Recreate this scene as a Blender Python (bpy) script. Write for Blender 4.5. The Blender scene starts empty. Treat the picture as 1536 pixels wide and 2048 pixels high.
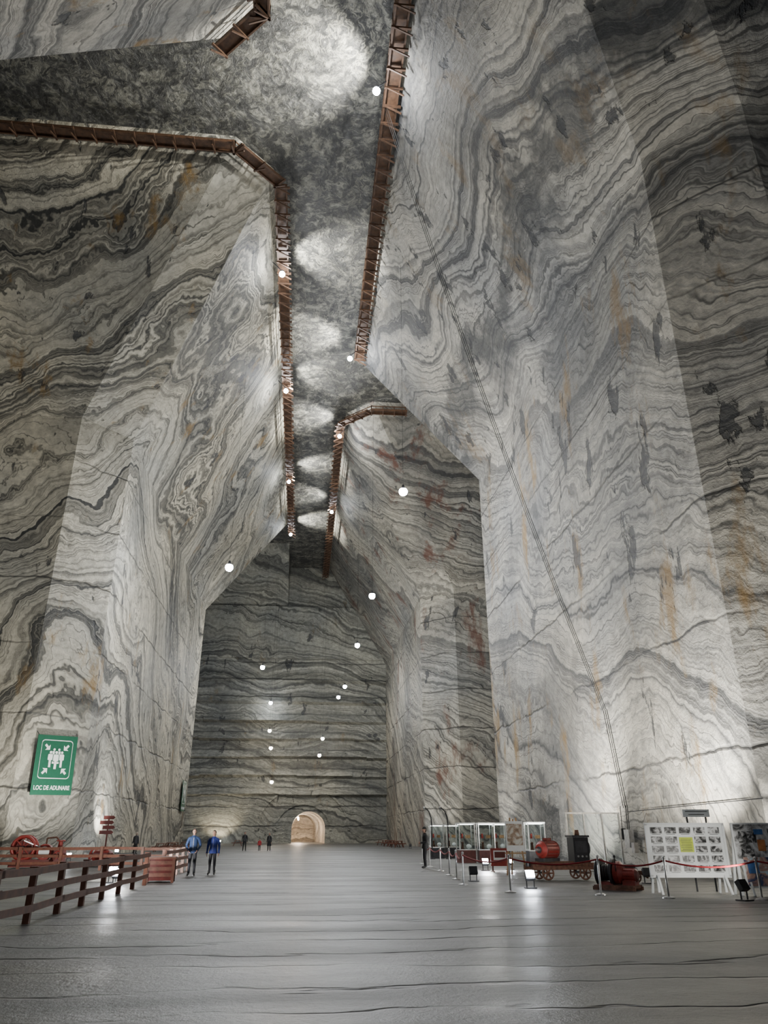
import bpy, math, random
from mathutils import Vector, Matrix, noise as mnoise
random.seed(7)
R=random.random
scene=bpy.context.scene
COL=scene.collection
# ------------------------------------------------------------------ helpers
class NT:
    def __init__(s,m):
        s.m=m; m.use_nodes=True; s.t=m.node_tree
        for n in list(s.t.nodes): s.t.nodes.remove(n)
        s.out=s.n('ShaderNodeOutputMaterial'); s.b=s.n('ShaderNodeBsdfPrincipled')
        s.l(s.b.outputs[0],s.out.inputs[0])
    def n(s,k,**kw):
        x=s.t.nodes.new(k)
        for a,b in kw.items(): setattr(x,a,b)
        return x
    def l(s,a,b): s.t.links.new(a,b)
    def put(s,sock,v):
        if hasattr(v,'links'): s.l(v,sock)
        else: sock.default_value=v
    def math(s,op,a,b=None,c=None,clamp=False):
        x=s.n('ShaderNodeMath',operation=op,use_clamp=clamp)
        s.put(x.inputs[0],a)
        if b is not None: s.put(x.inputs[1],b)
        if c is not None: s.put(x.inputs[2],c)
        return x.outputs[0]
    def vm(s,op,a,b=None,scale=None):
        x=s.n('ShaderNodeVectorMath',operation=op)
        s.put(x.inputs[0],a)
        if b is not None: s.put(x.inputs[1],b)
        if scale is not None: x.inputs[3].default_value=scale
        return x.outputs[1] if op=='DOT_PRODUCT' else x.outputs[0]
    def noise(s,vec=None,scale=1,detail=2,rough=.5,dim='3D',w=None,dist=0):
        x=s.n('ShaderNodeTexNoise',noise_dimensions=dim)
        x.inputs['Scale'].default_value=scale; x.inputs['Detail'].default_value=detail
        x.inputs['Roughness'].default_value=rough; x.inputs['Distortion'].default_value=dist
        if vec is not None: s.l(vec,x.inputs['Vector'])
        if w is not None: s.l(w,x.inputs['W'])
        return x
    def ramp(s,fac,stops,interp='LINEAR'):
        x=s.n('ShaderNodeValToRGB'); cr=x.color_ramp; cr.interpolation=interp
        while len(cr.elements)<len(stops): cr.elements.new(.5)
        for e,(p,c) in zip(cr.elements,stops):
            e.position=p; e.color=(c,c,c,1) if isinstance(c,(int,float)) else (*c,1)
        s.put(x.inputs[0],fac); return x.outputs[0]
    def mix(s,fac,a,b,mode='MIX'):
        x=s.n('ShaderNodeMix',data_type='RGBA',blend_type=mode)
        s.put(x.inputs[0],fac)
        for i,v in ((6,a),(7,b)):
            if hasattr(v,'links'): s.l(v,x.inputs[i])
            else: x.inputs[i].default_value=(*v,1)
        return x.outputs[2]
    def mr(s,v,a,b,c=0,d=1):
        x=s.n('ShaderNodeMapRange'); s.put(x.inputs[0],v)
        for i,q in enumerate((a,b,c,d)): x.inputs[i+1].default_value=q
        return x.outputs[0]

_M={}
def mat(name,col,rough=.5,metal=0,emis=0,var=.25,scale=6,alpha=None,trans=0):
    if name in _M: return _M[name]
    m=bpy.data.materials.new(name); k=NT(m); b=k.b
    tc=k.n('ShaderNodeTexCoord')
    nz=k.noise(tc.outputs['Object'],scale,4,.6)
    lo=tuple(c*(1-var) for c in col); hi=tuple(min(1,c*(1+var)) for c in col)
    k.l(k.ramp(nz.outputs[0],[(.3,lo),(.7,hi)]),b.inputs['Base Color'])
    b.inputs['Roughness'].default_value=rough; b.inputs['Metallic'].default_value=metal
    if trans: b.inputs['Transmission Weight'].default_value=trans; b.inputs['IOR'].default_value=1.05
    if emis:
        b.inputs['Emission Color'].default_value=(*col,1); b.inputs['Emission Strength'].default_value=emis
    _M[name]=m; return m

class B:
    def __init__(s): s.v=[];s.f=[];s.fm=[];s.mats=[];s.sm=[];s.M=Matrix.Identity(4)
    def mi(s,m):
        if m not in s.mats: s.mats.append(m)
        return s.mats.index(m)
    def add(s,vs,fs,m,smooth=False):
        o=len(s.v); s.v+=[tuple(s.M@Vector(p)) for p in vs]; i=s.mi(m)
        for f in fs: s.f.append([o+a for a in f]); s.fm.append(i); s.sm.append(smooth)
    def box(s,c,sz,m,rot=None,bev=0):
        x,y,z=[a/2 for a in sz]
        vs=[(-x,-y,-z),(x,-y,-z),(x,y,-z),(-x,y,-z),(-x,-y,z),(x,-y,z),(x,y,z),(-x,y,z)]
        Rm=Matrix.Identity(3) if rot is None else rot
        vs=[tuple(Rm@Vector(p)+Vector(c)) for p in vs]
        s.add(vs,[(3,2,1,0),(4,5,6,7),(0,1,5,4),(1,2,6,5),(2,3,7,6),(3,0,4,7)],m)
    def beam(s,p0,p1,w,h,m):
        p0=Vector(p0);p1=Vector(p1);d=p1-p0;L=d.length
        if L<1e-5: return
        d.normalize(); up=Vector((0,0,1)) if abs(d.z)<.95 else Vector((0,1,0))
        a=d.cross(up).normalized(); b=a.cross(d).normalized()
        Rm=Matrix((a,d,b)).transposed()
        s.box((p0+p1)/2,(w,L,h),m,Rm)
    def cyl(s,p0,p1,r0,m,r1=None,n=14,caps=True,smooth=True):
        p0=Vector(p0);p1=Vector(p1);r1=r0 if r1 is None else r1
        d=(p1-p0).normalized(); up=Vector((0,0,1)) if abs(d.z)<.95 else Vector((0,1,0))
        a=d.cross(up).normalized(); b=a.cross(d)
        vs=[];
        for p,r in((p0,r0),(p1,r1)):
            for i in range(n):
                t=2*math.pi*i/n; vs.append(tuple(p+a*math.cos(t)*r+b*math.sin(t)*r))
        s.add(vs,[(i,(i+1)%n,n+(i+1)%n,n+i) for i in range(n)],m,smooth)
        if caps: s.add(vs,[tuple(range(n-1,-1,-1)),tuple(range(n,2*n))],m)
    def tube(s,pts,r,m,n=8):
        for a,b in zip(pts[:-1],pts[1:]): s.cyl(a,b,r,m,n=n)
    def sph(s,c,r,m,nu=16,nv=10,zmin=-1,zmax=1,fn=None):
        if isinstance(r,(int,float)): r=(r,r,r)
        vs=[];fs=[]
        a0=math.acos(max(-1,min(1,zmax)));a1=math.acos(max(-1,min(1,zmin)))
        for j in range(nv+1):
            ph=a0+(a1-a0)*j/nv
            for i in range(nu):
                t=2*math.pi*i/nu
                p=Vector((math.sin(ph)*math.cos(t),math.sin(ph)*math.sin(t),math.cos(ph)))
                if fn: p=fn(p)
                vs.append((c[0]+p.x*r[0],c[1]+p.y*r[1],c[2]+p.z*r[2]))
        for j in range(nv):
            for i in range(nu):
                fs.append((j*nu+i,(j+1)*nu+i,(j+1)*nu+(i+1)%nu,j*nu+(i+1)%nu))
        s.add(vs,fs,m,True)
    def torus(s,c,Rr,r,m,axis='y',n=24,k=8):
        vs=[];fs=[]
        for i in range(n):
            t=2*math.pi*i/n
            for j in range(k):
                q=2*math.pi*j/k; rr=Rr+r*math.cos(q); h=r*math.sin(q)
                p={'y':(rr*math.cos(t),h,rr*math.sin(t)),'x':(h,rr*math.cos(t),rr*math.sin(t)),'z':(rr*math.cos(t),rr*math.sin(t),h)}[axis]
                vs.append((c[0]+p[0],c[1]+p[1],c[2]+p[2]))
        for i in range(n):
            for j in range(k):
                fs.append((i*k+j,((i+1)%n)*k+j,((i+1)%n)*k+(j+1)%k,i*k+(j+1)%k))
        s.add(vs,fs,m,True)
    def poly(s,pts,m): s.add(pts,[tuple(range(len(pts)))],m)
    def make(s,name,loc=(0,0,0),rz=0,parent=None):
        me=bpy.data.meshes.new(name); me.from_pydata(s.v,[],s.f)
        for m in s.mats: me.materials.append(m)
        me.polygons.foreach_set('material_index',s.fm); me.polygons.foreach_set('use_smooth',s.sm)
        me.update(); o=bpy.data.objects.new(name,me); COL.objects.link(o)
        o.location=loc; o.rotation_euler=(0,0,rz)
        if parent: o.parent=parent
        return o

# ------------------------------------------------------------------ salt rock material
def salt(name,n,light=(.56,.54,.49),mid=(.34,.335,.31),dark=(.08,.082,.082),freq=1.1,ampA=22,scA=.022,ampB=4.5,scB=.12,ampC=1.5,
         stain=(.27,.165,.05),st_thr=.565,st_mix=.75,cuts=5.0,cutoff=34,cutw=.11,cutmin=.2,darkpatch=.5,seed=0,linew=.042,contrast=(.35,.45,.55),frac=.64,seamz=None,st_low=False,
         fold=None,fracscale=(.55,.55,.22)):
    m=bpy.data.materials.new(name);k=NT(m)
    tc=k.n('ShaderNodeTexCoord'); P=k.vm('ADD',tc.outputs['Object'],(seed*13.7,seed*7.1,seed*3.3))
    O=tc.outputs['Object']
    sx=k.n('ShaderNodeSeparateXYZ'); k.l(O,sx.inputs[0])
    a=k.noise(P,scA,1.5,.45); va=k.vm('SCALE',k.vm('SUBTRACT',a.outputs[1],(.5,.5,.5)),scale=ampA)
    p1=k.vm('ADD',P,va)
    b=k.noise(p1,scB,1.2,.5); vb=k.vm('SCALE',k.vm('SUBTRACT',b.outputs[1],(.5,.5,.5)),scale=ampB)
    c=k.noise(p1,.5,3,.55); vc=k.vm('SCALE',k.vm('SUBTRACT',c.outputs[1],(.5,.5,.5)),scale=ampC)
    p2=k.vm('ADD',k.vm('ADD',p1,vb),vc)
    t=k.vm('DOT_PRODUCT',p2,Vector(n).normalized())
    if fold:
        y0,q,cap=fold
        s2=k.n('ShaderNodeSeparateXYZ'); k.l(p2,s2.inputs[0])
        dy=k.math('SUBTRACT',s2.outputs[1],y0+seed*7.1)
        t=k.math('ADD',t,k.math('MINIMUM',k.math('MULTIPLY',k.math('MULTIPLY',dy,dy),q),cap))
    s1=k.noise(dim='1D',w=t,scale=freq,detail=4,rough=.75)
    s2_=k.noise(dim='1D',w=k.math('ADD',t,57.3),scale=freq*.2,detail=2,rough=.6)
    band=k.math('ADD',k.math('MULTIPLY',s1.outputs[0],.75),k.math('MULTIPLY',s2_.outputs[0],.25))
    col=k.ramp(band,[(contrast[0],dark),(contrast[1],mid),(contrast[2],light)])
    ln=k.math('ABSOLUTE',k.math('SUBTRACT',k.noise(dim='1D',w=t,scale=freq*1.9,detail=1.5,rough=.6).outputs[0],.5))
    lm=k.mr(ln,0,linew,1,0)
    fadeN=k.noise(P,.2,3,.6)
    lm=k.math('MULTIPLY',lm,k.mr(fadeN.outputs[0],.36,.56,.25,.85))
    col=k.mix(lm,col,tuple(x*.75 for x in dark))
    dp=k.noise(p1,.055,5,.62)
    dm=k.mr(dp.outputs[0],.50,.62,0,darkpatch)
    col=k.mix(dm,col,tuple(x*1.1 for x in dark))
    if seamz is not None:
        zz=k.math('ADD',sx.outputs[2],k.math('MULTIPLY',k.math('SUBTRACT',k.noise(P,.13,6,.7).outputs[0],.5),17))
        sd=k.mr(k.math('ABSOLUTE',k.math('SUBTRACT',zz,seamz)),.6,2.6,.75,0)
        col=k.mix(sd,col,(.06,.065,.07))
    mt=k.noise(P,1.6,7,.7); col=k.mix(.85,col,k.ramp(mt.outputs[0],[(.3,.55),(.7,1.28)]),'MULTIPLY')
    m2=k.noise(P,.07,3,.55); col=k.mix(1,col,k.ramp(m2.outputs[0],[(.35,(.71,.73,.76)),(.62,(1.14,1.10,1.02))]),'MULTIPLY')
    ps=k.vm('MULTIPLY',P,(.30,.30,.11)); st=k.noise(ps,1.0,6,.68)
    sm=k.mr(st.outputs[0],st_thr,st_thr+.09,0,st_mix)
    if st_low: sm=k.math('MULTIPLY',sm,k.mr(sx.outputs[2],24,38,1,.4))
    col=k.mix(sm,col,stain)
    pf=k.vm('MULTIPLY',p1,fracscale); fr=k.noise(pf,1.0,6,.62)
    fm=k.mr(fr.outputs[0],frac,frac+.025,0,.8)
    col=k.mix(fm,col,(.045,.048,.053))
    wob=k.noise(O,.35,3,.6)
    z=k.math('ADD',sx.outputs[2],k.math('MULTIPLY',wob.outputs[0],.9))
    pp=k.math('PINGPONG',z,cuts/2)
    cm=k.math('MULTIPLY',k.mr(pp,.0,cutw,1,0),k.math('LESS_THAN',sx.outputs[2],cutoff))
    cm=k.math('MULTIPLY',cm,k.mr(k.noise(O,.12,2,.5).outputs[0],.40,.55,cutmin,.9))
    col=k.mix(cm,col,(.045,.045,.045))
    k.l(col,k.b.inputs['Base Color'])
    k.b.inputs['Roughness'].default_value=.6
    k.b.inputs['Specular IOR Level'].default_value=.35
    h=k.math('ADD',k.math('MULTIPLY',mt.outputs[0],.7),k.math('MULTIPLY',band,.4))
    h=k.math('SUBTRACT',h,k.math('MULTIPLY',cm,.5))
    h=k.math('SUBTRACT',h,k.math('MULTIPLY',fm,.9))
    bp=k.n('ShaderNodeBump'); bp.inputs['Strength'].default_value=.75; bp.inputs['Distance'].default_value=.35
    k.l(h,bp.inputs['Height']); k.l(bp.outputs[0],k.b.inputs['Normal'])
    return m

mL2=salt('salt_fold_left',(-.6,.0,1),light=(.61,.58,.485),mid=(.36,.345,.29),dark=(.062,.063,.060),freq=.72,ampA=15,scA=.03,ampB=14,scB=.085,ampC=2.2,seed=0,darkpatch=.3,contrast=(.37,.455,.53),fold=(63,.018,34),st_thr=.595)
mL1=salt('salt_left_near',(.2,-.3,1),ampA=16,seed=2)
mR1=salt('salt_right',(-.45,-.36,1),light=(.55,.535,.49),mid=(.355,.35,.33),dark=(.10,.102,.105),freq=1.0,ampA=10,scA=.03,ampB=10,scB=.085,ampC=1.6,seed=1,darkpatch=.6,st_thr=.565,frac=.61,seamz=38.5,st_low=True)
mR2=salt('salt_right_far',(.5,-.6,1),light=(.49,.47,.41),mid=(.28,.275,.245),dark=(.07,.07,.07),freq=.8,ampB=9,scB=.08,seed=4,stain=(.12,.040,.022),st_thr=.565,darkpatch=.5)
mEnd=salt('salt_end',(.25,.0,1),light=(.36,.365,.325),mid=(.23,.235,.215),dark=(.085,.088,.084),freq=.6,ampA=24,ampB=9,scB=.08,seed=5,stain=(.16,.11,.05),st_thr=.64,cuts=3.4,cutw=.2,cutmin=.35)

def ceil_mat():
    m=bpy.data.materials.new('salt_ceiling');k=NT(m);tc=k.n('ShaderNodeTexCoord');P=tc.outputs['Object']
    a=k.noise(P,.35,3,.6); p=k.vm('ADD',P,k.vm('SCALE',k.vm('SUBTRACT',a.outputs[1],(.5,.5,.5)),scale=4.5))
    r=k.noise(k.vm('MULTIPLY',p,(1.4,.7,1)),.45,5,.62)
    rid=k.mr(k.math('ABSOLUTE',k.math('SUBTRACT',r.outputs[0],.5)),0,.03,1,0)
    big=k.noise(P,.16,3,.5); fn=k.noise(p,.8,7,.78)
    col=k.ramp(fn.outputs[0],[(.34,(.013,.014,.015)),(.5,(.062,.062,.058)),(.66,(.34,.335,.28))])
    col=k.mix(k.math('MULTIPLY',rid,k.mr(big.outputs[0],.42,.65,.02,.6)),col,(.38,.37,.30))
    k.l(col,k.b.inputs['Base Color']);k.b.inputs['Roughness'].default_value=.5
    bp=k.n('ShaderNodeBump');bp.inputs['Strength'].default_value=.9;bp.inputs['Distance'].default_value=.6
    k.l(fn.outputs[0],bp.inputs['Height']);k.l(bp.outputs[0],k.b.inputs['Normal'])
    return m
mCeil=ceil_mat()
def floor_mat():
    m=bpy.data.materials.new('salt_floor');k=NT(m);tc=k.n('ShaderNodeTexCoord');P=tc.outputs['Object']
    sx=k.n('ShaderNodeSeparateXYZ');k.l(P,sx.inputs[0])
    w=k.noise(k.vm('MULTIPLY',P,(.2,.5,1)),1,4,.6)
    y=k.math('ADD',k.math('ADD',sx.outputs[1],k.math('MULTIPLY',w.outputs[0],2.6)),k.math('MULTIPLY',sx.outputs[0],-.05))
    pp=k.math('PINGPONG',y,.70)
    g=k.mr(pp,0,.08,1,0)
    g=k.math('MULTIPLY',g,k.mr(k.noise(k.vm('MULTIPLY',P,(.25,1.0,1)),1,2,.5).outputs[0],.40,.58,.12,1))
    step=k.noise(dim='1D',w=k.math('FLOOR',k.math('DIVIDE',k.math('ADD',y,0),1.4)),scale=3.1,detail=0)
    n1=k.noise(P,.8,8,.75); n2=k.noise(k.vm('MULTIPLY',P,(.12,.5,1)),1,4,.6)
    col=k.ramp(n1.outputs[0],[(.25,(.052,.052,.051)),(.75,(.132,.130,.122))])
    col=k.mix(1,col,k.ramp(n2.outputs[0],[(.3,.7),(.7,1.25)]),'MULTIPLY')
    col=k.mix(1,col,k.ramp(step.outputs[0],[(.3,.88),(.7,1.12)]),'MULTIPLY')
    col=k.mix(k.math('MULTIPLY',g,.8),col,(.010,.010,.010))
    k.l(col,k.b.inputs['Base Color'])
    k.l(k.mr(n2.outputs[0],.35,.65,.32,.54),k.b.inputs['Roughness'])
    h=k.math('SUBTRACT',k.math('MULTIPLY',n1.outputs[0],.5),g)
    h=k.math('ADD',h,k.math('MULTIPLY',k.noise(P,7,5,.75).outputs[0],.35))
    bp=k.n('ShaderNodeBump');bp.inputs['Strength'].default_value=1.0;bp.inputs['Distance'].default_value=.065
    k.l(h,bp.inputs['Height']);k.l(bp.outputs[0],k.b.inputs['Normal'])
    return m
mFloor=floor_mat()

# ------------------------------------------------------------------ room shell
HC=54.;ZC=33.5;XO=62
def ring(side,x,y0,y1,c0,c1,z):
    return [(side*XO,y0,z),(side*(x+c0),y0,z),(side*x,y0+c0,z),(side*x,y1-c1,z),(side*(x+c1),y1,z),(side*XO,y1,z)]
def pillar(name,side,xb,yb0,yb1,cb0,cb1,xt,yt0,yt1,ct0,ct1,m):
    rg=[ring(side,xb+.15,yb0,yb1,cb0,cb1,-.3),ring(side,xb,yb0,yb1,cb0,cb1,ZC),ring(side,xt,yt0,yt1,ct0,ct1,HC+.2)]
    vs=[];fs=[]
    for r in rg: vs+=r
    for k in range(2):
        for i in range(5):
            a,b=k*6+i,k*6+i+1; q=(a,b,b+6,a+6)
            fs.append(q if side>0 else q[::-1])
    b=B(); b.add(vs,fs,m); return b.make(name)
pillar('wall_left',-1,16,56.6,115.5,3.5,.6,4.45,45.1,129,3.0,.6,mL2)
pillar('wall_left_near',-1,16,-20,25.5,3.5,3.5,4.4,-20,37.1,3.4,3.4,mL1)
pillar('wall_right',1,16,23.3,65.5,3.5,.5,4.15,11.8,75.6,3,.5,mR1)
pillar('wall_right_far',1,16,100.5,153.5,4.2,.5,3.75,84.7,153.6,3.3,.5,mR2)
b=B(); b.box((0,68,-.25),(2*XO,260,.5),mFloor); b.make('floor')
b=B(); b.box((0,68,HC+.25),(2*XO,260,.5),mCeil); b.make('ceiling')
b=B(); b.box((0,-60.5,27),(2*XO,1,54),mEnd); b.make('wall_back')
b=B(); b.box((-XO-.5,48,27),(1,218,54),mL1); b.make('wall_side_left')
b=B(); b.box((XO+.5,48,27),(1,218,54),mR2); b.make('wall_side_right')
pillar('wall_right_rear',1,16,-60,-14,3.5,3.5,4.2,-60,-3,3.4,3.4,mR1)
def endwall():
    b=B(); Y=153.0; tx=1.4;hw=3.1;sp=2.6
    arch=[(tx+hw,0)]+[(tx+hw*math.cos(t),sp+2.9*math.sin(t)) for t in [math.pi*i/16 for i in range(17)]]+[(tx-hw,0)]
    Z1=34.3
    b.poly([(-XO,Y,-.2),(tx-hw,Y,-.2),(tx-hw,Y,Z1),(-XO,Y,Z1)],mEnd)
    b.poly([(tx+hw,Y,-.2),(XO,Y,-.2),(XO,Y,Z1),(tx+hw,Y,Z1)],mEnd)
    A=arch[1:-1]
    for p,q in zip(A[:-1],A[1:]): b.poly([(q[0],Y,q[1]),(p[0],Y,p[1]),(p[0],Y,Z1),(q[0],Y,Z1)],mEnd)
    b.box((0,Y+1.9,39.7),(2*XO,5,10.8),mEnd)
    b.box((0,Y+2.9,50),(2*XO,5,9.8),mEnd)
    rnd=random.Random(3)
    for z in (8.2,11.6,15.0,18.4,21.8,25.4,29.6):
        x=-32
        while x<17:
            L=5+rnd.random()*7; dz=(rnd.random()-.5)*.3; dd=.5+rnd.random()*.5
            b.add([(x,Y,z+dz-.2),(x+L,Y,z+dz-.2),(x+L,Y-dd,z+dz+.25),(x,Y-dd,z+dz+.25),(x,Y,z+dz+1.9),(x+L,Y,z+dz+1.9)],[(0,1,2,3),(3,2,5,4),(0,3,4),(1,5,2)],mEnd)
            x+=L
    x=-4.45
    b.add([(x,139,54),(x,153.2,54),(x,153.2,45.1),(-XO,139,54),(-XO,153.2,54),(-XO,153.2,45.1)],[(0,2,1),(0,3,5,2)],mEnd)
    mT=salt('salt_tunnel',(0,.3,1),light=(.72,.66,.58),mid=(.58,.52,.45),dark=(.3,.26,.22),cutoff=-5,seed=9,st_thr=.7,frac=.75)
    N=9
    for k in range(N):
        y0=Y+k*3.4;y1=y0+3.4; dx0=-.02*k*k;dx1=-.02*(k+1)**2
        for p,q in zip(arch[:-1],arch[1:]):
            b.poly([(p[0]+dx0,y0,p[1]),(q[0]+dx0,y0,q[1]),(q[0]+dx1,y1,q[1]),(p[0]+dx1,y1,p[1])],mT)
    yb=Y+N*3.4; b.poly([(p[0]-.02*N*N,yb,p[1]) for p in arch],mT)
    for (rr,hh,w) in ((8.6,7.6,.35),(5.2,4.6,.3)):
        for i in range(20):
            t0=math.pi*i/20;t1=math.pi*(i+1)/20
            b.beam((tx-1+rr*math.cos(t0),Y-.05,2.2+hh*math.sin(t0)),(tx-1+rr*math.cos(t1),Y-.05,2.2+hh*math.sin(t1)),.5,w,mEnd)
    return b.make('wall_end')
endwall()

# ------------------------------------------------------------------ materials
wood=mat('walkway_timber',(.080,.040,.020),.65,scale=3,var=.45)
fencem=mat('fence_paint',(.155,.062,.040),.5,scale=5,var=.3)
steel=mat('brushed_steel',(.55,.55,.55),.3,.9)
dsteel=mat('dark_steel',(.06,.06,.065),.45,.6)
black=mat('black_paint',(.015,.015,.017),.4)
redp=mat('red_paint',(.25,.03,.024),.35,var=.3)
dred=mat('dark_red_paint',(.12,.022,.018),.4)
rope=mat('red_rope',(.25,.01,.015),.7)
whitep=mat('white_board',(.74,.76,.76),.45,var=.05)
woodl=mat('pale_timber',(.32,.19,.09),.55,scale=4)
rust=mat('rusty_iron',(.10,.045,.028),.75,.3,scale=9,var=.5)
lampm=mat('lamp_glow',(.86,.92,1.0),.3,emis=220,var=0)
lampw=mat('lamp_glow_warm',(1.0,.84,.62),.3,emis=90,var=0)
wire=mat('black_cable',(.02,.02,.02),.6)
glass=mat('case_glass',(.9,.95,.95),.02,trans=1,var=0)
green=mat('sign_green',(.012,.10,.055),.4,var=.08)
signw=mat('sign_white',(.8,.82,.8),.4,var=.03)

# ------------------------------------------------------------------ lights
def add_light(kind,name,loc,power,parent=None,col=(1,1,1),r=.3,target=None,size=60,blend=.5):
    d=bpy.data.lights.new(name,kind); d.energy=power; d.color=col
    d.shadow_soft_size=r
    if kind=='SPOT': d.spot_size=math.radians(size); d.spot_blend=blend
    o=bpy.data.objects.new(name,d); COL.objects.link(o); o.location=loc
    if target is not None:
        o.rotation_euler=(Vector(target)-Vector(loc)).to_track_quat('-Z','Y').to_euler()
    if parent:
        o.parent=parent; o.matrix_parent_inverse=Matrix.Translation(-Vector(parent.location))
    return o
COOL=(.975,.985,1.0)
def slope_z(x):
    x=abs(x); return HC-(x-4.3)*(HC-ZC)/(16-4.3) if x>4.3 else HC
def hang_lamp(x,y,z,power,warm=False,r=.34,col=None):
    b=B(); m=lampw if warm else lampm
    zt=slope_z(x)+.1
    b.cyl((0,0,.55),(0,0,zt-z),.010,wire,n=6)
    b.cyl((0,0,.25),(0,0,.6),r*.45,dsteel,r1=r*.25)
    b.cyl((0,0,.2),(0,0,.3),r*.8,dsteel,r1=r*.6)
    b.sph((0,0,0),r,m,20,14)
    o=b.make('hanging_lamp',(x,y,z))
    if power: add_light('POINT','bulb',(x,y,z-r-.35),power,o,col or COOL,r=.35)
    return o
P0=4200
for (x,y,z,f) in [(7,53.5,26.5,1.3),(6.6,77,25,1.0),(6.6,100,25,.8),(6.6,131,25,.6),(6.0,142,25,0),(-7,62,22.6,1.5),(-6.8,116,25,.8),(-6.8,150,25,.0)]:
    hang_lamp(x,y,z,P0*f)
for (x,y,z,pw) in [(-6.5,146,19.3,0),(-6.1,146,16.2,380),(-5.6,146,10.3,240),(3.4,146,18,380),(2.9,146,15,0)]:
    hang_lamp(x,y,z,pw,True,r=.32,col=(1,.9,.75))
hang_lamp(-6.8,12,33,P0*.38); hang_lamp(6.8,-4,26,P0*.34); hang_lamp(-6.8,-22,25,P0*.4)  # unseen lamps, added above and behind the camera to light the near chamber
for (x,y) in [(-36,40),(36,82),(-34,135)]: hang_lamp(x,y,22,1400)  # hidden lamps added so the side chambers do not go dark
def walk_lamp(x,y,z=50.9,spill=True,pw=12500,size=92):
    s=1 if x>0 else -1
    b=B()
    b.beam((0,0,.3),(s*1.0,0,1.35),.07,.07,dsteel); b.cyl((0,0,.12),(0,0,.34),.16,dsteel)
    b.sph((0,0,-.05),.28,lampm,16,10)
    o=b.make('gallery_floodlight',(x,y,z))
    add_light('SPOT','beam',(x-s*.4,y,z+.2),pw,o,(1,.98,.90),.15,(-.8*s-.2,y+.5,54),size=size,blend=.75)
    if spill: add_light('POINT','spill',(x-s*.2,y,z-.55),1200,o,COOL,.2)
    return o
walk_lamp(3.3,37.6,pw=22000,size=105)
for p in [(3.4,70.9),(3.1,89),(-3.9,57.7),(-3.9,78.4)]: walk_lamp(*p)
for p in [(3.0,115),(-3.9,104),(-3.9,126)]: walk_lamp(*p,spill=False)

# ------------------------------------------------------------------ timber galleries
def gallery(pts,side):
    b=B(); zd=52.15
    for (p,q) in zip(pts[:-1],pts[1:]):
        p=Vector((*p,0));q=Vector((*q,0)); d=(q-p); L=d.length; d.normalize()
        nrm=Vector((d.y,-d.x,0))*side
        z=Vector((0,0,1))
        c=lambda t,o,h: p+d*t+nrm*o+z*h
        b.beam(c(-.1,.5,zd),c(L+.1,.5,zd),1.05,.07,wood)
        for o in (.02,.95): b.beam(c(-.05,o,zd-.14),c(L+.05,o,zd-.14),.12,.22,wood)
        for h in (.5,1.0): b.beam(c(-.05,0,zd+h),c(L+.05,0,zd+h),.06,.13,wood)
        n=max(1,int(L/1.5))
        for i in range(n+1):
            t=L*i/n
            b.beam(c(t,-.12,zd-.3),c(t,1.25,zd-.3),.14,.16,wood)
            b.beam(c(t,0,zd-.3),c(t,0,zd+1.08),.11,.11,wood)
            b.beam(c(t,.05,zd-.3),c(t,1.3,zd-1.0),.1,.1,wood)
    return b.make('timber_gallery')
gallery([(-58,45.0),(-7.5,45.0),(-4.35,48.1),(-4.35,128.5)],1)
gallery([(-4.3,-10),(-4.3,33.8),(-7.4,36.8)],-1)
gallery([(4.05,11),(4.05,72.5)],1)
gallery([(11.5,84.5),(7.0,84.6),(3.65,88.0),(3.65,152.5)],-1)

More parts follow.
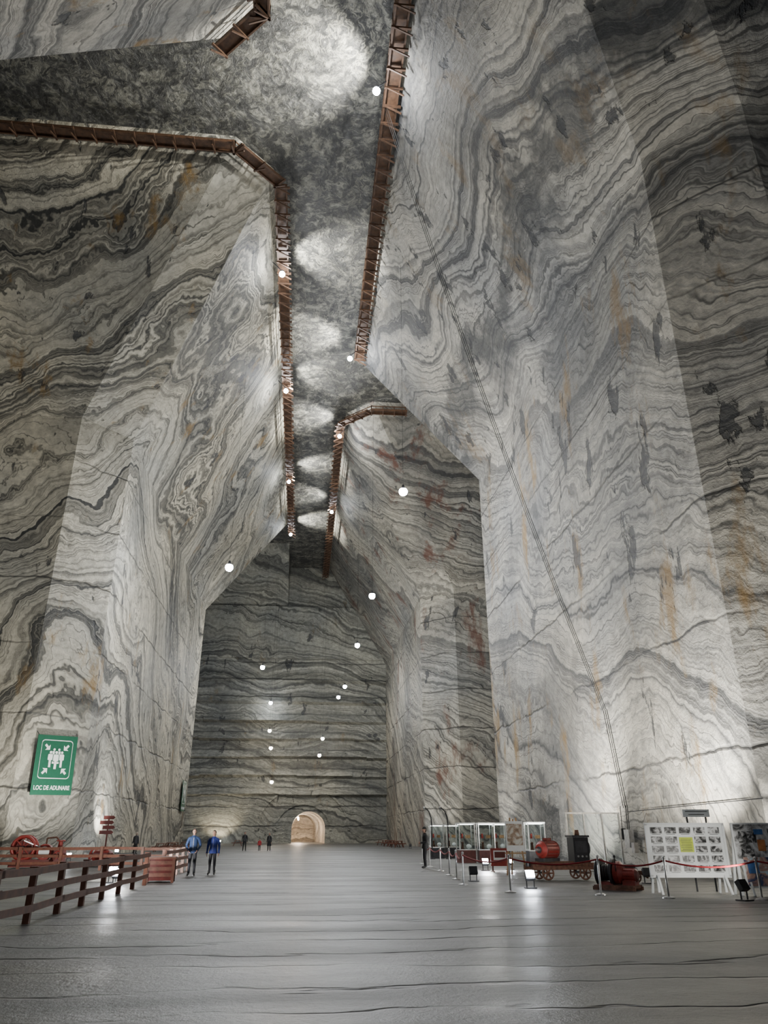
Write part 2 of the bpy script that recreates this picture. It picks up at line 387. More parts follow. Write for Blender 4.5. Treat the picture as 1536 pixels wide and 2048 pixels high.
# ------------------------------------------------------------------ signs
def assembly_sign(loc,rz,w,h,tilt=0):
    b=B()
    b.box((0,0,0),(w,.05,h),green)
    s=w/3.0; f=-.03
    def pl(pts,m=signw,y=f): b.poly([(x*s,y,z*s) for x,z in pts],m)
    fw,fh,zc=1.16,1.28,.38; rr=.22; pts=[]
    for (cx,cz,a0) in ((fw-rr,fh-rr,0),(-(fw-rr),fh-rr,90),(-(fw-rr),-(fh-rr),180),(fw-rr,-(fh-rr),270)):
        for i in range(5):
            a=math.radians(a0+i*22.5); pts.append((cx+rr*math.cos(a),zc+cz+rr*math.sin(a)))
    for p,q in zip(pts,pts[1:]+pts[:1]): b.beam((p[0]*s,f,p[1]*s),(q[0]*s,f,q[1]*s),.02,.055*s,signw)
    for sx in(-1,1):
        for sz in(-1,1):
            tip=(sx*.52,zc+sz*.62); 
            def T(a,bb):
                return (tip[0]+sx*(a*.7071)+bb*.7071*sx, tip[1]+sz*a*.7071-bb*.7071*sz)
            a1=[T(0,0),T(.24,.26),T(.24,-.26)]; a2=[T(.2,.08),T(.5,.08),T(.5,-.08),T(.2,-.08)]
            if sx*sz<0: a1=a1[::-1]; a2=a2[::-1]
            pl(a1);pl(a2)
    def man(x,z,k,y):
        for g,m,yy in ((.05,green,0),(0,signw,-.004)):
            b.poly([((x+px*k)*s,y+yy,(z+pz*k)*s) for px,pz in [(-.2-g,.0-g),(-.09,-.02-g),(-.09-g,-.55-g),(.09+g,-.55-g),(.09,-.02-g),(.2+g,0-g),(.2+g,.38),(.14,.44+g),(-.14,.44+g),(-.2-g,.38)]],m)
            b.poly([((x+(.1+g)*math.cos(t)*k)*s,y+yy,(z+(.57+(.1+g)*math.sin(t))*k)*s) for t in [i*math.pi/7 for i in range(14)]],m)
    man(-.18,.55,.85,f-.004); man(.18,.55,.85,f-.006); man(-.42,.33,.9,f-.012); man(.42,.33,.9,f-.014); man(0,.27,1,f-.022)
    for sx in (-1,1): b.cyl((sx*w*.48,0,h*.5),(sx*w*.5,.25,h*.5+.25),.02,wire,n=6)
    o=b.make('assembly_point_sign',loc,rz)
    c=bpy.data.curves.new('lettering','FONT'); c.body='LOC DE ADUNARE'; c.align_x='CENTER'; c.align_y='CENTER'; c.size=.33*s; c.extrude=.004; c.offset=.008
    t=bpy.data.objects.new('lettering',c); COL.objects.link(t); t.data.materials.append(signw)
    t.parent=o; t.location=(0,-.035,-1.42*s*(h/4.0)*1.08); t.rotation_euler=(math.pi/2,0,0); t.scale=(.95,1.2,1)
    o.rotation_euler=(0,math.radians(tilt),rz)
    return o
assembly_sign((-17.75+.2,58.25-.2,6.1),math.radians(45),3.0,4.0,tilt=-1.5)
assembly_sign((-15.85+.0,110,6.3),math.radians(90),3.2,3.8)

# ------------------------------------------------------------------ fences
def fence(pts,name='timber_fence',h=1.0):
    b=B()
    for (p,q) in zip(pts[:-1],pts[1:]):
        p=Vector((*p,0));q=Vector((*q,0));L=(q-p).length;n=max(1,round(L/1.9)); d=(q-p)/n
        jit=[R()*.05-.02 for _ in range(n+1)]
        for i in range(n+1):
            a=p+d*i; b.beam(a+Vector((0,0,-.02)),a+Vector((R()*.04-.02,0,h+jit[i])),.12,.12,fencem)
            b.box(tuple(a+Vector((0,0,h+jit[i]+.01))),(.15,.15,.03),fencem)
        nn=d.normalized().cross(Vector((0,0,1)))*.085
        for i in range(n):
            for k,hh in enumerate((.28,.6,.92)):
                a=p+d*i+nn+Vector((0,0,h*hh+jit[i]+R()*.03)); c=p+d*(i+1)+nn+Vector((0,0,h*hh+jit[i+1]+R()*.03))
                b.beam(a-d.normalized()*.08,c+d.normalized()*.08,.04,.13,fencem)
    return b.make(name)
fence([(-5.25,11.2),(-5.2,29.0)])
fence([(-5.2,32.5),(-5.3,40.3)])
fence([(-5.6,40.5),(-27,42.5)])
b=B()
b.box((0,0,.42),(.9,.9,.7),dred); b.box((0,0,.8),(1.05,1.05,.07),fencem)
for sx in(-1,1):
    for sy in(-1,1): b.box((sx*.45,sy*.45,.4),(.1,.1,.8),fencem)
for z in(.25,.45,.65): b.box((0,-.46,z),(.8,.03,.12),fencem); b.box((-.46,0,z),(.03,.8,.12),fencem)
b.make('timber_bin',(-5.0,30.9,0),.1)

# ------------------------------------------------------------------ people
def person(loc,rz,H=1.75,jacket=(.02,.05,.22),pants=(.012,.012,.015),hair=(.05,.03,.02),skin=(.45,.27,.2),
           shoes=(.03,.03,.03),pose='stand',female=False,coat=0.0,name='person',stripe=None,beanie=None):
    s=H/1.75
    J={}
    sw=.185 if not female else .165
    J['pel']=(0,0,.95); J['sp']=(0,0,1.10); J['ch']=(0,.005,1.30); J['nk']=(0,0,1.47); J['nk2']=(0,-.01,1.56)
    for sd,sg in (('l',1),('r',-1)):
        J['cl'+sd]=(sg*.09,0,1.41); J['sh'+sd]=(sg*sw,0,1.40)
        if pose=='pockets':
            J['el'+sd]=(sg*(sw+.10),.07,1.13); J['wr'+sd]=(sg*(sw+.0),-.08,.95)
        elif pose=='front' :
            J['el'+sd]=(sg*(sw+.06),.03,1.12); J['wr'+sd]=(sg*.07,-.20,1.08)
        else:
            J['el'+sd]=(sg*(sw+.06),.02,1.12); J['wr'+sd]=(sg*(sw+.07),-.05,.87)
        fy={'walk':sg*.16}.get(pose,0)
        J['hp'+sd]=(sg*.085,0,.90); J['kn'+sd]=(sg*.10,-.03-fy*.6,.50); J['an'+sd]=(sg*.11,.01-fy,.09); J['to'+sd]=(sg*.135,-.15-fy,.035)
    rad={'pel':(.155,.115),'sp':(.14,.11),'ch':(.165,.125),'nk':(.075,.07),'nk2':(.052,.052)}
    for sd in 'lr':
        rad['cl'+sd]=(.085,.085);rad['sh'+sd]=(.075,.075);rad['el'+sd]=(.055,.055);rad['wr'+sd]=(.038,.038)
        rad['hp'+sd]=(.095,.1);rad['kn'+sd]=(.066,.066);rad['an'+sd]=(.045,.05);rad['to'+sd]=(.04,.032)
    E=[('pel','sp'),('sp','ch'),('ch','nk'),('nk','nk2')]
    for sd in 'lr': E+=[('ch','cl'+sd),('cl'+sd,'sh'+sd),('sh'+sd,'el'+sd),('el'+sd,'wr'+sd),('pel','hp'+sd),('hp'+sd,'kn'+sd),('kn'+sd,'an'+sd),('an'+sd,'to'+sd)]
    ks=list(J); me=bpy.data.meshes.new('sk'); me.from_pydata([J[k] for k in ks],[(ks.index(a),ks.index(c)) for a,c in E],[])
    ob=bpy.data.objects.new('sk',me); COL.objects.link(ob)
    md=ob.modifiers.new('s','SKIN'); sv=me.skin_vertices[0].data
    for i,k in enumerate(ks): sv[i].radius=rad[k]; sv[i].use_root=(k=='pel')
    md.use_smooth_shade=True
    ob.modifiers.new('ss','SUBSURF').levels=2
    dg=bpy.context.evaluated_depsgraph_get(); dg.update(); ev=ob.evaluated_get(dg); m2=ev.to_mesh()
    def mm(tag,c,r=.75): return mat('%s_%d_%d_%d'%(tag,c[0]*999,c[1]*999,c[2]*999),c,r,var=.2,scale=14)
    mj=mm('jacket',jacket);mp=mm('trousers',pants);mk=mm('skin',skin,.5);mh=mm('hair',hair,.6);ms=mm('shoes',shoes,.5)
    b=B(); vv=[tuple(v.co) for v in m2.vertices]
    groups={}
    for p in m2.polygons:
        c=p.center; arm=abs(c.x)>sw+.005 and c.z>.8
        if c.z<.10: g=ms
        elif c.z>1.515: g=mk
        elif c.z>.86 or arm: g=mj
        else: g=mp
        if pose=='front' and c.y<-.16 and c.z>1.0: g=mj
        groups.setdefault(g.name,(g,[]))[1].append(tuple(p.vertices))
    for g,fs in groups.values():
        idx={};v2=[];f2=[]
        for f in fs:
            q=[]
            for a in f:
                if a not in idx: idx[a]=len(v2); v2.append(vv[a])
                q.append(idx[a])
            f2.append(q)
        b.add(v2,f2,g,True)
    ev.to_mesh_clear(); bpy.data.objects.remove(ob)
    zh=.84-coat
    def loft(rings,m,n=20):
        vs=[];fs=[]
        for (z,rx,ry,cy) in rings:
            for i in range(n):
                t=2*math.pi*i/n; vs.append((rx*math.cos(t),cy+ry*math.sin(t),z))
        for j in range(len(rings)-1):
            for i in range(n): fs.append((j*n+i,j*n+(i+1)%n,(j+1)*n+(i+1)%n,(j+1)*n+i))
        b.add(vs,fs,m,True)
    loft([(zh,.185+coat*.12,.14+coat*.12,0),(zh+.03,.19+coat*.12,.145+coat*.12,0),(1.02,.165,.128,0),(1.15,.158,.12,0),(1.32,.175,.128,0),(1.42,.12,.10,0),(1.47,.082,.08,0)],mj)
    loft([(1.45,.085,.08,0),(1.50,.078,.075,-.002),(1.51,.062,.062,-.004)],mj)
    b.cyl((0,-.135,zh+.02),(0,-.122,1.42),.006,mat('zip',(.5,.5,.5),.4,.6),n=6)
    if stripe:
        mst=mm('stripe',stripe)
        for sg in(-1,1): b.beam((sg*.168,-.02,.86),(sg*.16,-.03,.2),.015,.03,mst)
    hc=(0,-.015,1.645)
    def hf(p):
        k=1-.22*max(0,-p.z)**1.3
        return Vector((p.x*k,p.y*k-(.10*max(0,-p.z) if p.y<0 else 0),p.z))
    b.sph(hc,(.076,.095,.115),mk,20,14,fn=hf)
    b.sph((hc[0],hc[1]+.012,hc[2]+.012),(.083,.100,.116),mh,20,10,zmin=-.05 if not female else -.1,zmax=1,
          fn=lambda p: Vector((p.x,p.y*(.84 if p.y<0 and p.z<.55 else 1),p.z)))
    b.sph((hc[0],hc[1]+.045,hc[2]-.03 if not female else hc[2]-.07),(.074,.062,.085 if not female else .14),mh,16,10)
    if beanie: b.sph((hc[0],hc[1]+.005,hc[2]+.02),(.09,.105,.118),mm('cap',beanie),18,8,zmin=.1)
    b.cyl((0,hc[1]-.088,1.655),(0,hc[1]-.112,1.622),.008,mk,r1=.014,n=8); b.sph((0,hc[1]-.106,1.622),.014,mk,8,6)
    ey=mat('eye_white',(.7,.7,.7),.2,var=0); ir=mat('eye_dark',(.02,.015,.01),.2,var=0); lip=mat('lips',(.35,.12,.1),.5)
    for sg in(-1,1):
        b.sph((sg*.030,hc[1]-.082,1.65),(.014,.010,.008),ey,8,6); b.sph((sg*.030,hc[1]-.090,1.65),.006,ir,8,6)
        b.beam((sg*.016,hc[1]-.092,1.668),(sg*.046,hc[1]-.082,1.668),.008,.007,mh)
        b.sph((sg*.078,hc[1]+.01,1.64),(.010,.018,.028),mk,8,6)
    b.sph((0,hc[1]-.090,1.593),(.024,.010,.008),lip,10,6)
    for sd,sg in (('l',1),('r',-1)):
        w=Vector(J['wr'+sd]); e=Vector(J['el'+sd]); d=(w-e).normalized()
        side=Vector((0,-1,0)) if abs(d.z)>.6 else Vector((0,0,1))
        side=(side-d*side.dot(d)).normalized(); nn=d.cross(side)
        inn=nn if nn.x*sg<0 else -nn
        c=w+d*.055; 
        Mx=Matrix((side,inn,d)).transposed().to_4x4(); Mx.translation=c; b.M=Mx
        b.sph((0,0,0),(.042,.018,.055),mk,12,8)
        for i,(o,L) in enumerate(((.030,.068),(.011,.078),(-.009,.072),(-.028,.056))):
            p0=(o,0,.03);p1=(o*1.1,.010,.03+L*.55);p2=(o*1.1,.032,.03+L)
            b.cyl(p0,p1,.0095,mk,r1=.0085,n=7);b.cyl(p1,p2,.0085,mk,r1=.006,n=7);b.sph(p1,.0086,mk,7,5);b.sph(p2,.0062,mk,7,5)
        b.cyl((.032,.004,-.02),(.058,.016,.012),.012,mk,r1=.010,n=7);b.cyl((.058,.016,.012),(.056,.026,.040),.010,mk,r1=.007,n=7)
        b.M=Matrix.Identity(4)
        b.cyl(w-d*.02,w+d*.025,.045,mj,n=12)
    b.v=[(x*s,y*s,z*s) for x,y,z in b.v]
    return b.make(name,loc,rz)
person((-4.45,35.1,0),0.05,1.80,(.012,.032,.10),(.012,.013,.02),pose='pockets')
person((-3.70,35.9,0),-.1,1.74,(.01,.024,.17),(.015,.015,.02),pose='stand',stripe=(.6,.6,.6),hair=(.03,.02,.015))
person((-5.6,84,0),.2,1.80,(.015,.016,.02),pose='walk')
person((-4.1,84.2,0),0,1.15,(.40,.02,.03),(.02,.02,.03),pose='stand',name='child')
person((-3.15,84.6,0),-.2,1.70,(.012,.013,.016),coat=.35,female=True,pose='stand',name='woman')
person((-18.2,72,0),.4,1.75,(.02,.02,.024),pose='front')
person((-14.0,72,0),2.6,1.75,(.03,.03,.035),pose='stand',hair=(.3,.25,.2))
person((-14.8,76,0),-2.6,1.70,(.02,.02,.025),pose='stand')
person((6.35,41.5,0),-1.5,1.92,(.018,.018,.02),(.015,.015,.018),pose='front',beanie=(.02,.02,.02))

# ------------------------------------------------------------------ stanchions
SP=[(12.2,21.1),(10.0,21.9),(8.6,23.2),(6.3,24.5),(5.6,28.1),(6.0,31.4),(6.3,34.5),(6.6,38.5),(6.9,43.5),(7.1,47.5),(8.4,55)]
for x,y in SP:
    b=B(); b.cyl((0,0,0),(0,0,.025),.17,steel,r1=.165,n=20); b.cyl((0,0,.025),(0,0,.06),.165,steel,r1=.035,n=20)
    b.cyl((0,0,.05),(0,0,.98),.028,steel,n=12); b.cyl((0,0,.9),(0,0,.96),.04,steel,n=12); b.sph((0,0,1.0),.045,steel,12,8)
    b.make('rope_stanchion',(x,y,0))
b=B()
SQ=[(15.4,19.6)]+SP
for p,q in zip(SQ[:-1],SQ[1:]):
    pts=[(p[0]+(q[0]-p[0])*t,p[1]+(q[1]-p[1])*t,.93-.16*4*t*(1-t)) for t in [i/10 for i in range(11)]]
    b.tube(pts,.026,rope,6)
b.make('barrier_rope')

# ------------------------------------------------------------------ display boards
def picmat(name,seed,sc=3,cols=((.02,.02,.02),(.3,.3,.3),(.75,.75,.75))):
    m=bpy.data.materials.new(name);k=NT(m);tc=k.n('ShaderNodeTexCoord')
    p=k.vm('ADD',tc.outputs['Object'],(seed,seed*2,0)); n=k.noise(p,sc,5,.6,dist=.8)
    k.l(k.ramp(n.outputs[0],[(.38,cols[0]),(.5,cols[1]),(.62,cols[2])]),k.b.inputs['Base Color']); k.b.inputs['Roughness'].default_value=.4
    return m
pics=[picmat('photo_print_%d'%i,i*5.3,7,((.01,.01,.01),(.14,.14,.14),(.6,.6,.6))) for i in range(5)]
yellow=mat('yellow_notice',(.55,.66,.03),.5,var=.1)
inkm=mat('ink',(.05,.05,.05),.5)
b=B(); W=2.3
b.box((0,0,1.17),(W,.04,1.36),whitep)
for x in(-W/2,W/2): b.box((x,-.01,1.17),(.07,.08,1.42),whitep)
for z in(.47,1.87): b.box((0,-.01,z),(W+.07,.08,.07),whitep)
for x in(-.98,.98):
    b.beam((x,-.05,.5),(x*1.02,-.35,0),.06,.05,whitep); b.beam((x,.05,1.5),(x*1.02,.5,0),.06,.05,whitep); b.beam((x,0,.5),(x,0,.05),.06,.05,whitep)
for r in range(5):
    for c in range(5):
        x=-.86+c*.43; z=1.70-r*.255
        if c==2 and 0<r<3: continue
        b.box((x,-.026,z),(.34,.008,.165),pics[(r*5+c*3)%5]); b.box((x,-.026,z-.105),(.26,.006,.010),inkm)
b.box((0,-.028,1.31),(.40,.008,.40),yellow)
for i in range(8): b.box((-.02+R()*.03,-.034,1.46-i*.045),(.26+R()*.08,.004,.012),inkm)
b.make('photo_display_board',(11.35,23.2,0),-.08)
b=B()
m2=picmat('poster_print_a',31,2.6,((.05,.05,.05),(.5,.5,.5),(.8,.82,.83))); m3=picmat('poster_print_b',47,3,((.05,.08,.18),(.55,.34,.26),(.55,.74,.84)))
blue=mat('poster_blue',(.06,.16,.40),.5,var=.3); orange=mat('poster_orange',(.55,.22,.08),.5,var=.3)
b.box((0,0,1.35),(1.75,.04,1.1),whitep); b.box((0,-.026,1.40),(1.65,.01,.92),m2)
b.box((-.45,-.03,1.52),(.5,.01,.3),pics[1]); b.box((.4,-.03,1.2),(.6,.01,.34),pics[3]); b.box((-.5,-.03,1.08),(.36,.01,.26),pics[2]); b.box((.35,-.03,1.62),(.4,.01,.25),pics[4])
b.box((-.08,-.032,1.3),(.22,.01,.3),orange); b.box((-.12,-.034,1.66),(.26,.01,.14),blue)
Rt=Matrix.Rotation(-.12,3,'X')
b.box((-.2,-.04,.62),(1.05,.04,.85),whitep,Rt); b.box((-.2,-.075,.62),(.95,.01,.74),m3,Rt)
b.box((-.45,-.085,.72),(.3,.01,.3),blue,Rt); b.box((.05,-.080,.5),(.34,.01,.26),orange,Rt)
for x in(-.84,.84): b.beam((x,0,1.9),(x,0,0),.07,.06,whitep); b.beam((x,.05,1.5),(x,.5,0),.06,.05,whitep)
for x in(-.6,.2): b.beam((x,-.06,.4),(x,-.25,0),.05,.05,whitep)
b.make('exhibition_panel',(13.35,22.5,0),-.12)
b=B(); b.box((0,0,2.2),(.85,.03,.22),whitep)
for x in(-.3,.3): b.beam((x,.03,0),(x,.03,2.25),.04,.04,dsteel)
for i in range(2): b.box((0,-.018,2.25-.09*i),(.7-.2*i,.004,.02),inkm)
b.make('notice_strip',(12.3,24.2,0),-.05)
b=B()
for x in(-.42,.42): b.beam((x,-.1,0),(x*.3,.1,2.25),.06,.05,woodl)
b.beam((0,.75,0),(0,.1,2.2),.05,.05,woodl); b.beam((-.45,-.05,.85),(.45,-.05,.85),.07,.05,woodl); b.beam((-.3,.02,1.5),(.3,.02,1.5),.04,.05,woodl)
b.box((0,-.07,1.52),(.78,.03,1.18),whitep,Matrix.Rotation(-.1,3,'X')); b.box((0,-.092,1.58),(.68,.01,.85),picmat('easel_print',77,3,((.08,.05,.03),(.35,.25,.18),(.6,.6,.55))),Matrix.Rotation(-.1,3,'X'))
b.make('poster_easel',(9.15,34.4,0),.0)
b=B(); b.box((0,0,.62),(.85,.08,.75),redp); b.box((0,-.045,.70),(.6,.01,.4),whitep); b.box((0,-.052,.72),(.5,.01,.25),dred)
for x in(-.35,.35): b.beam((x,0,.3),(x,0,0),.06,.06,dred); b.beam((x,-.25,.02),(x,.25,.02),.06,.04,dred)
b.make('red_info_stand',(9.2,37.4,0),0)

# ------------------------------------------------------------------ machines
def wheel(b,c,r,m,axis='y',w=.08,spokes=6):
    b.torus(c,r*.86,r*.13,m,axis)
    ax=Vector((0,1,0)) if axis=='y' else Vector((1,0,0)); C=Vector(c)
    b.cyl(C-ax*w,C+ax*w,r*.22,m,n=14)
    for i in range(spokes):
        t=2*math.pi*i/spokes
        d=Vector((math.cos(t),0,math.sin(t))) if axis=='y' else Vector((0,math.cos(t),math.sin(t)))
        b.beam(C,C+d*r*.84,.05*max(1,r*1.5),.05,m)
b=B()
b.box((0,0,.55),(2.5,.9,.10),rust)
for y in(-.4,.4): b.box((0,y,.45),(2.7,.1,.16),rust)
for x in(-.75,.75):
    b.cyl((x,-.5,.26),(x,.5,.26),.04,dsteel)
    for y in(-.42,.42): wheel(b,(x,y,.26),.25,rust,'y')
b.cyl((-1.35,0,.48),(-1.35,0,.60),.09,dsteel); b.box((1.38,0,.48),(.12,.3,.2),dsteel)
b.box((0,0,.62),(2.3,.3,.06),rust)
b.M=Matrix.Translation((-.55,0,0))@Matrix.Rotation(math.radians(205),4,'Z')@Matrix.Translation((.55,0,0))
b.box((-.55,0,.70),(.9,.45,.12),dsteel)
b.cyl((-.95,0,1.05),(-.25,0,1.05),.30,redp,n=28); b.cyl((-.25,0,1.05),(-.13,0,1.05),.30,redp,r1=.20,n=28); b.cyl((-1.07,0,1.05),(-.95,0,1.05),.22,redp,r1=.30,n=28)
b.cyl((-.13,0,1.05),(.05,0,1.05),.05,steel); b.cyl((-.13,0,1.05),(-.10,0,1.05),.12,dsteel)
for i in range(14):
    t=2*math.pi*i/14; d=Vector((0,math.cos(t),math.sin(t)))
    b.beam(Vector((-.92,0,1.05))+d*.31,Vector((-.28,0,1.05))+d*.31,.03,.03,dred)
for x in(-.93,-.27): b.torus((x,0,1.05),.30,.025,dred,'x')
b.box((-.6,0,1.40),(.26,.2,.12),dred); b.torus((-1.06,0,1.05),.17,.03,dsteel,'x')
b.M=Matrix.Identity(4)
b.box((.75,0,1.05),(.62,.55,.86),black); b.box((.75,0,1.52),(.70,.62,.07),dsteel); b.box((.75,-.285,1.15),(.45,.02,.4),dsteel)
for i in range(3): b.cyl((.58+i*.17,-.29,.82),(.58+i*.17,-.33,.82),.035,steel,n=10)
b.cyl((.75,0,1.55),(.75,0,1.75),.10,rust,r1=.07); b.torus((1.12,0,1.1),.22,.03,dsteel,'x'); b.cyl((1.05,0,1.1),(1.15,0,1.1),.04,dsteel)
b.make('mine_cart_with_motor',(9.9,30.6,0),.12)
b=B()
b.box((0,0,.10),(1.25,.8,.08),rust)
for y in(-.33,.33): b.box((0,y,.05),(1.35,.10,.10),rust)
b.cyl((-.55,0,.48),(-.47,0,.48),.40,black,n=28); b.cyl((-.12,0,.48),(-.04,0,.48),.40,black,n=28); b.cyl((-.47,0,.48),(-.12,0,.48),.2,rust,n=20)
for i in range(5): b.torus((-.44+i*.075,0,.48),.21,.03,dsteel,'x')
b.torus((-.56,0,.48),.38,.035,black,'x')
b.cyl((-.62,0,.48),(.5,0,.48),.05,steel)
b.cyl((-.02,0,.48),(.14,0,.48),.33,redp,r1=.33,n=26); b.cyl((.14,0,.48),(.24,0,.48),.33,redp,r1=.2,n=26)
b.cyl((.24,0,.42),(.62,0,.42),.19,redp,n=22); b.cyl((.62,0,.42),(.68,0,.42),.19,dred,r1=.12,n=22)
b.box((.42,0,.2),(.4,.36,.14),dred); b.box((-.3,0,.18),(.5,.5,.1),dred)
for i in range(8):
    t=2*math.pi*i/8; b.beam((.43-.16,.2*math.cos(t),.42+.2*math.sin(t)),(.43+.14,.2*math.cos(t),.42+.2*math.sin(t)),.02,.02,redp)
b.beam((.1,-.3,.5),(.15,-.45,.95),.03,.03,dsteel); b.sph((.15,-.45,.96),.045,black,8,6)
b.make('cable_winch',(9.95,25.3,0),-.75)
# low rock-salt block cart between the cart and the winch
b=B()
b.box((0,0,.36),(1.3,.7,.08),rust)
for x in(-.42,.42):
    for y in(-.34,.34): wheel(b,(x,y,.2),.19,rust,'y',.06,5)
    b.cyl((x,-.4,.2),(x,.4,.2),.03,dsteel)
b.box((.1,0,.5),(.7,.5,.2),dsteel); b.cyl((-.35,-.2,.5),(-.35,.25,.5),.14,rust,n=18); b.beam((.65,0,.4),(1.15,0,.15),.05,.05,rust)
b.make('small_mine_trolley',(11.4,28.6,0),.25)
b=B()
b.box((0,0,.14),(2.6,1.2,.16),dred)
for y in(-.5,.5): b.box((0,y,.3),(2.3,.12,.2),dred)
wheel(b,(-.75,-.45,.95),.62,redp,'y',.1,8); wheel(b,(-.75,.45,.95),.62,redp,'y',.1,8)
b.cyl((-.75,-.55,.95),(-.75,.55,.95),.12,dsteel); b.cyl((-.75,-.35,.95),(-.75,.35,.95),.38,dred,n=24)
b.cyl((.25,-.3,.75),(.25,.35,.75),.38,redp,n=26); b.cyl((.25,-.38,.75),(.25,-.3,.75),.26,whitep,n=22)
b.box((.95,0,.55),(.7,.6,.6),dred); b.cyl((.95,0,.85),(.95,0,1.25),.14,redp,r1=.1); b.torus((.95,0,1.28),.2,.03,redp,'z')
wheel(b,(.95,-.42,.55),.28,redp,'y')
b.beam((-.75,-.56,1.3),(.25,-.42,.9),.05,.05,steel)
b.tube([(.25,.1,1.1),(.25,.1,1.4),(.7,.1,1.45),(.95,.1,1.2)],.04,rust)
b.make('winding_machine',(-13.3,43.9,0),.15)
b=B()
b.box((0,0,.12),(1.6,.8,.14),dred); b.cyl((-.5,0,.5),(.4,0,.5),.3,redp,n=24); b.cyl((.4,0,.5),(.5,0,.5),.3,dred,r1=.18,n=24); wheel(b,(-.62,0,.5),.42,redp,'x',.06,5)
b.box((.0,0,.85),(.3,.25,.2),dred); b.cyl((.5,0,.5),(.8,0,.5),.06,steel)
b.make('compressor_machine',(-10.4,45.3,0),-.4)
b=B(); b.cyl((0,0,0),(0,0,2.7),.05,dred); b.box((0,0,.04),(.5,.5,.08),dred)
for z,w,o in((2.6,.75,.05),(2.3,.9,-.08),(2.0,.8,.08),(1.7,.9,-.05)):
    b.poly([(-w/2+o,-.06,z-.11),(w/2+o-.12,-.06,z-.11),(w/2+o,-.06,z),(w/2+o-.12,-.06,z+.11),(-w/2+o,-.06,z+.11)],dred); b.box((o-.05,-.03,z),(w-.15,.04,.2),dred)
b.make('direction_signpost',(-12.6,55,0))

# ------------------------------------------------------------------ display cases
casel=mat('case_light',(1,.98,.92),.3,emis=10,var=0)
def case(loc,rz,w=1.0,d=.9,h=2.2):
    b=B()
    b.box((0,0,.35),(w,d,.7),dred if R()<.5 else dsteel); b.box((0,0,.72),(w+.04,d+.04,.05),steel)
    for sx in(-1,1):
        for sy in(-1,1): b.box((sx*(w/2-.02),sy*(d/2-.02),(h+.7)/2),(.05,.05,h-.7),steel)
    b.box((0,0,h),(w+.04,d+.04,.08),whitep); b.box((0,0,h-.06),(w*.8,d*.8,.03),casel)
    for sy in(-1,1): b.box((0,sy*(d/2-.02),1.45),(w-.1,.008,h-.8),glass)
    for sx in(-1,1): b.box((sx*(w/2-.02),0,1.45),(.008,d-.1,h-.8),glass)
    b.box((0,0,1.35),(w-.12,d-.12,.015),glass)
    b.cyl((-.2,0,.75),(-.2,0,1.05),.1,rust,r1=.06); b.sph((-.2,0,1.1),.08,rust,10,8); b.sph((.2,.05,.9),(.16,.14,.14),whitep,10,8)
    b.box((.15,0,1.45),(.25,.2,.18),woodl); b.cyl((-.22,0,1.36),(-.22,0,1.62),.07,redp,r1=.05)
    return b.make('display_case',loc,rz)
for p in [(10.1,49.5),(11.3,49.2),(12.4,50.2),(9.8,58.5),(11.0,59),(13.6,46.5)]: case((p[0],p[1],0),R()*.2-.1)
for (x,y) in ((9.2,56.8),(10.3,56.5)):
    b=B(); b.cyl((0,0,0),(0,0,.06),.2,dsteel); b.tube([(0,0,0),(0,0,2.2),(-.05,0,2.7),(-.2,0,3.1),(-.5,0,3.35)],.04,dsteel); b.sph((-.52,0,3.32),.08,steel,10,6)
    b.make('curved_lamp_post',(x,y,0))
b=B()
for x in(-1.3,-.45,.45,1.3): b.box((x,0,1.25),(.07,.07,2.5),steel)
for z in(.08,2.48): b.box((0,0,z),(2.7,.07,.07),steel)
for x in(-.87,0,.87): b.box((x,0,1.25),(.76,.01,2.35),glass)
b.make('glass_partition',(13.3,36,0),.1)
b=B(); b.box((0,0,1.1),(.25,.6,.8),steel); b.box((0,.8,1.3),(.2,.4,.5),dsteel); b.box((0,-.55,.7),(.2,.35,.45),steel)
for y in(-.1,.1,.8): b.cyl((.02,y,1.5),(.05,y,2.6),.02,wire,n=6)
b.make('electrical_box',(15.85,38.2,.3))

# ------------------------------------------------------------------ floodlights on the floor
def flood(loc,target,power,col=(1,.97,.90),size=110,glow=True,rz=0):
    b=B(); b.beam((-.12,0,.0),(-.12,0,.35),.03,.03,dsteel); b.beam((.12,0,0),(.12,0,.35),.03,.03,dsteel); b.box((0,0,.015),(.35,.3,.03),dsteel)
    b.box((0,0,.36),(.30,.14,.26),black,Matrix.Rotation(-.5,3,'X'))
    if glow: b.box((0,-.05,.42),(.26,.06,.2),lampm,Matrix.Rotation(-.5,3,'X')); b.box((0,.06,.42),(.26,.06,.2),lampm,Matrix.Rotation(.5,3,'X'))
    o=b.make('floor_floodlight',loc,rz)
    if power: add_light('SPOT','beam',(loc[0],loc[1],.75),power,o,col,.12,target,size=size,blend=.7)
    return o
flood((10.2,39.5,0),(16,46,9),12000)
add_light('POINT','glow_bulb',(9.0,38.7,.9),260,flood((8.8,38.7,0),(0,0,0),0),(1,.97,.9),.12)
flood((12.2,28.2,0),(16,33,11),11000,glow=False)
flood((11.6,20.9,0),(12.2,24,1.2),190,glow=False,rz=.4); flood((6.4,30.2,0),(12,40,7),0,glow=False)
flood((7.4,26.2,0),(11.5,30,3),450)
flood((-6.6,30.5,0),(-14,58,9),5000)
add_light('POINT','glow_bulb',(-6.0,28.6,.75),130,flood((-6.1,28.9,0),(0,0,0),0),(1,.97,.9),.12)
flood((-14.2,66,0),(-16.5,72,14),5500)
flood((-14.4,150,0),(-15,153,5),1800,(1,.85,.6))
flood((-14,52,0),(-19,58,12),6000)
flood((13.0,63,0),(15.9,62,10),1200)
flood((13.2,98,0),(16,106,12),2500,glow=False)
flood((15.4,22.6,0),(17,32,12),2000,glow=False)
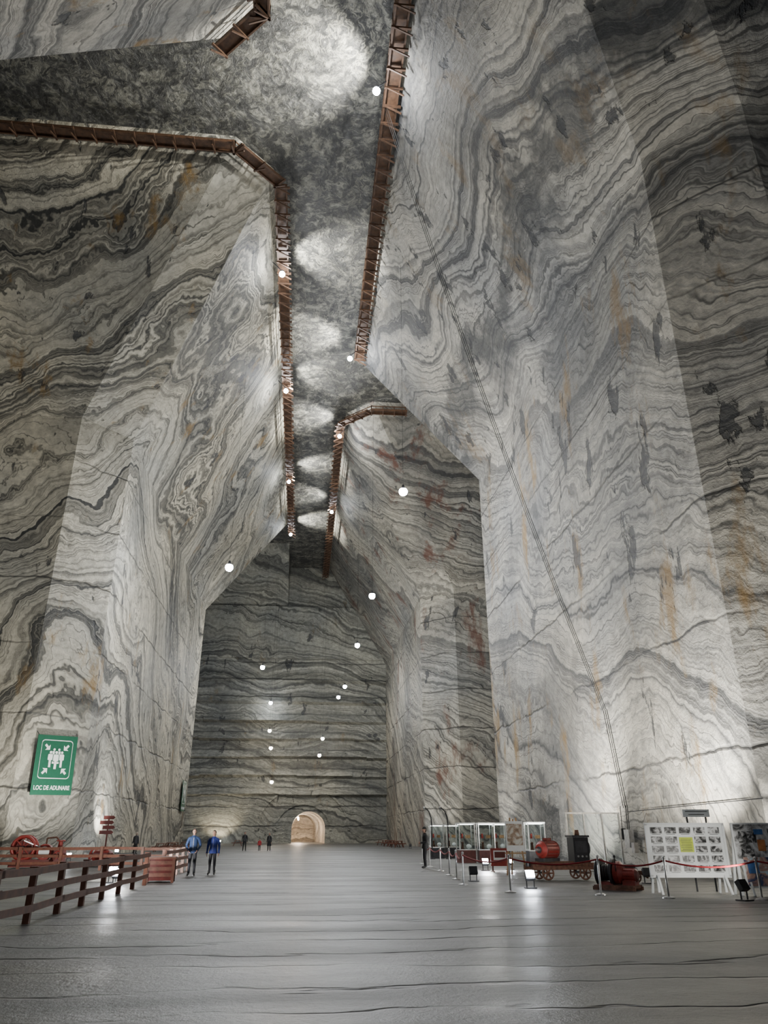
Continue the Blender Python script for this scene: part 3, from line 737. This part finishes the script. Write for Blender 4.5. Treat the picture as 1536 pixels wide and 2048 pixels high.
for (y) in (156,166,176): 
    b=B(); b.cyl((0,0,0),(0,0,.1),.12,dsteel); b.sph((0,0,-.12),.18,lampw,12,8); o=b.make('tunnel_lamp',(-.6,y,4.6)); add_light('POINT','bulb',(-.4,y,4.1),900,o,(1,.80,.60),.2)

# ------------------------------------------------------------------ tables and benches in the distance
def table(loc,rz=0):
    b=B()
    for i in range(5): b.box((-.32+i*.16,0,.75),(.145,2.0,.05),fencem)
    for y in(-.75,.75):
        b.beam((-.3,y,.75),(-.6,y,0),.07,.09,fencem); b.beam((.3,y,.75),(.6,y,0),.07,.09,fencem); b.beam((-.8,y,.42),(.8,y,.42),.06,.08,fencem)
    for sx in(-1,1):
        for i in range(2): b.box((sx*(.7+i*.15),0,.46),(.13,2.0,.045),fencem)
    return b.make('picnic_table',loc,rz)
for p in [(-13.5,82),(-13.2,86),(-13.6,90),(-13,95),(12.5,105),(12.8,109),(12.4,113.5),(12.9,118),(12.5,124),(-9,120),(14,80)]: table((p[0],p[1],0),R()*.4)

# ------------------------------------------------------------------ cables
b=B()
def cab(p,q,sag,r=.022,n=14):
    p=Vector(p);q=Vector(q)
    b.tube([tuple(p.lerp(q,i/n)-Vector((0,0,sag*4*(i/n)*(1-i/n)))) for i in range(n+1)],r,wire,6)
for k in (0,.35,.7): cab((4.2,39.6+k,52.1),(15.9,39.4+k*.6,7.7),1.6,.017)
for k in (0,.25,.5): b.tube([(15.95,39.4+k,7.7),(15.98,38.3+k,2.8)],.02,wire,6)
b.tube([(15.95,38.3,2.6),(16.0,26.5,2.75)],.02,wire,6)
b.make('power_cables')

# ------------------------------------------------------------------ world + camera
w=bpy.data.worlds.new('mine_dark'); scene.world=w; w.use_nodes=True
w.node_tree.nodes['Background'].inputs[0].default_value=(.02,.022,.025,1); w.node_tree.nodes['Background'].inputs[1].default_value=.2
cd=bpy.data.cameras.new('camera'); cam=bpy.data.objects.new('camera',cd); COL.objects.link(cam)
cam.location=(0,0,1.6); th=math.atan(644/1500.); ps=math.atan(167/1500.*math.cos(th))
cam.rotation_euler=(math.pi/2+th,0,-ps)
cd.sensor_fit='VERTICAL'; cd.sensor_height=36; cd.lens=1500/2048*36; cd.clip_end=500; cd.clip_start=.05
scene.camera=cam
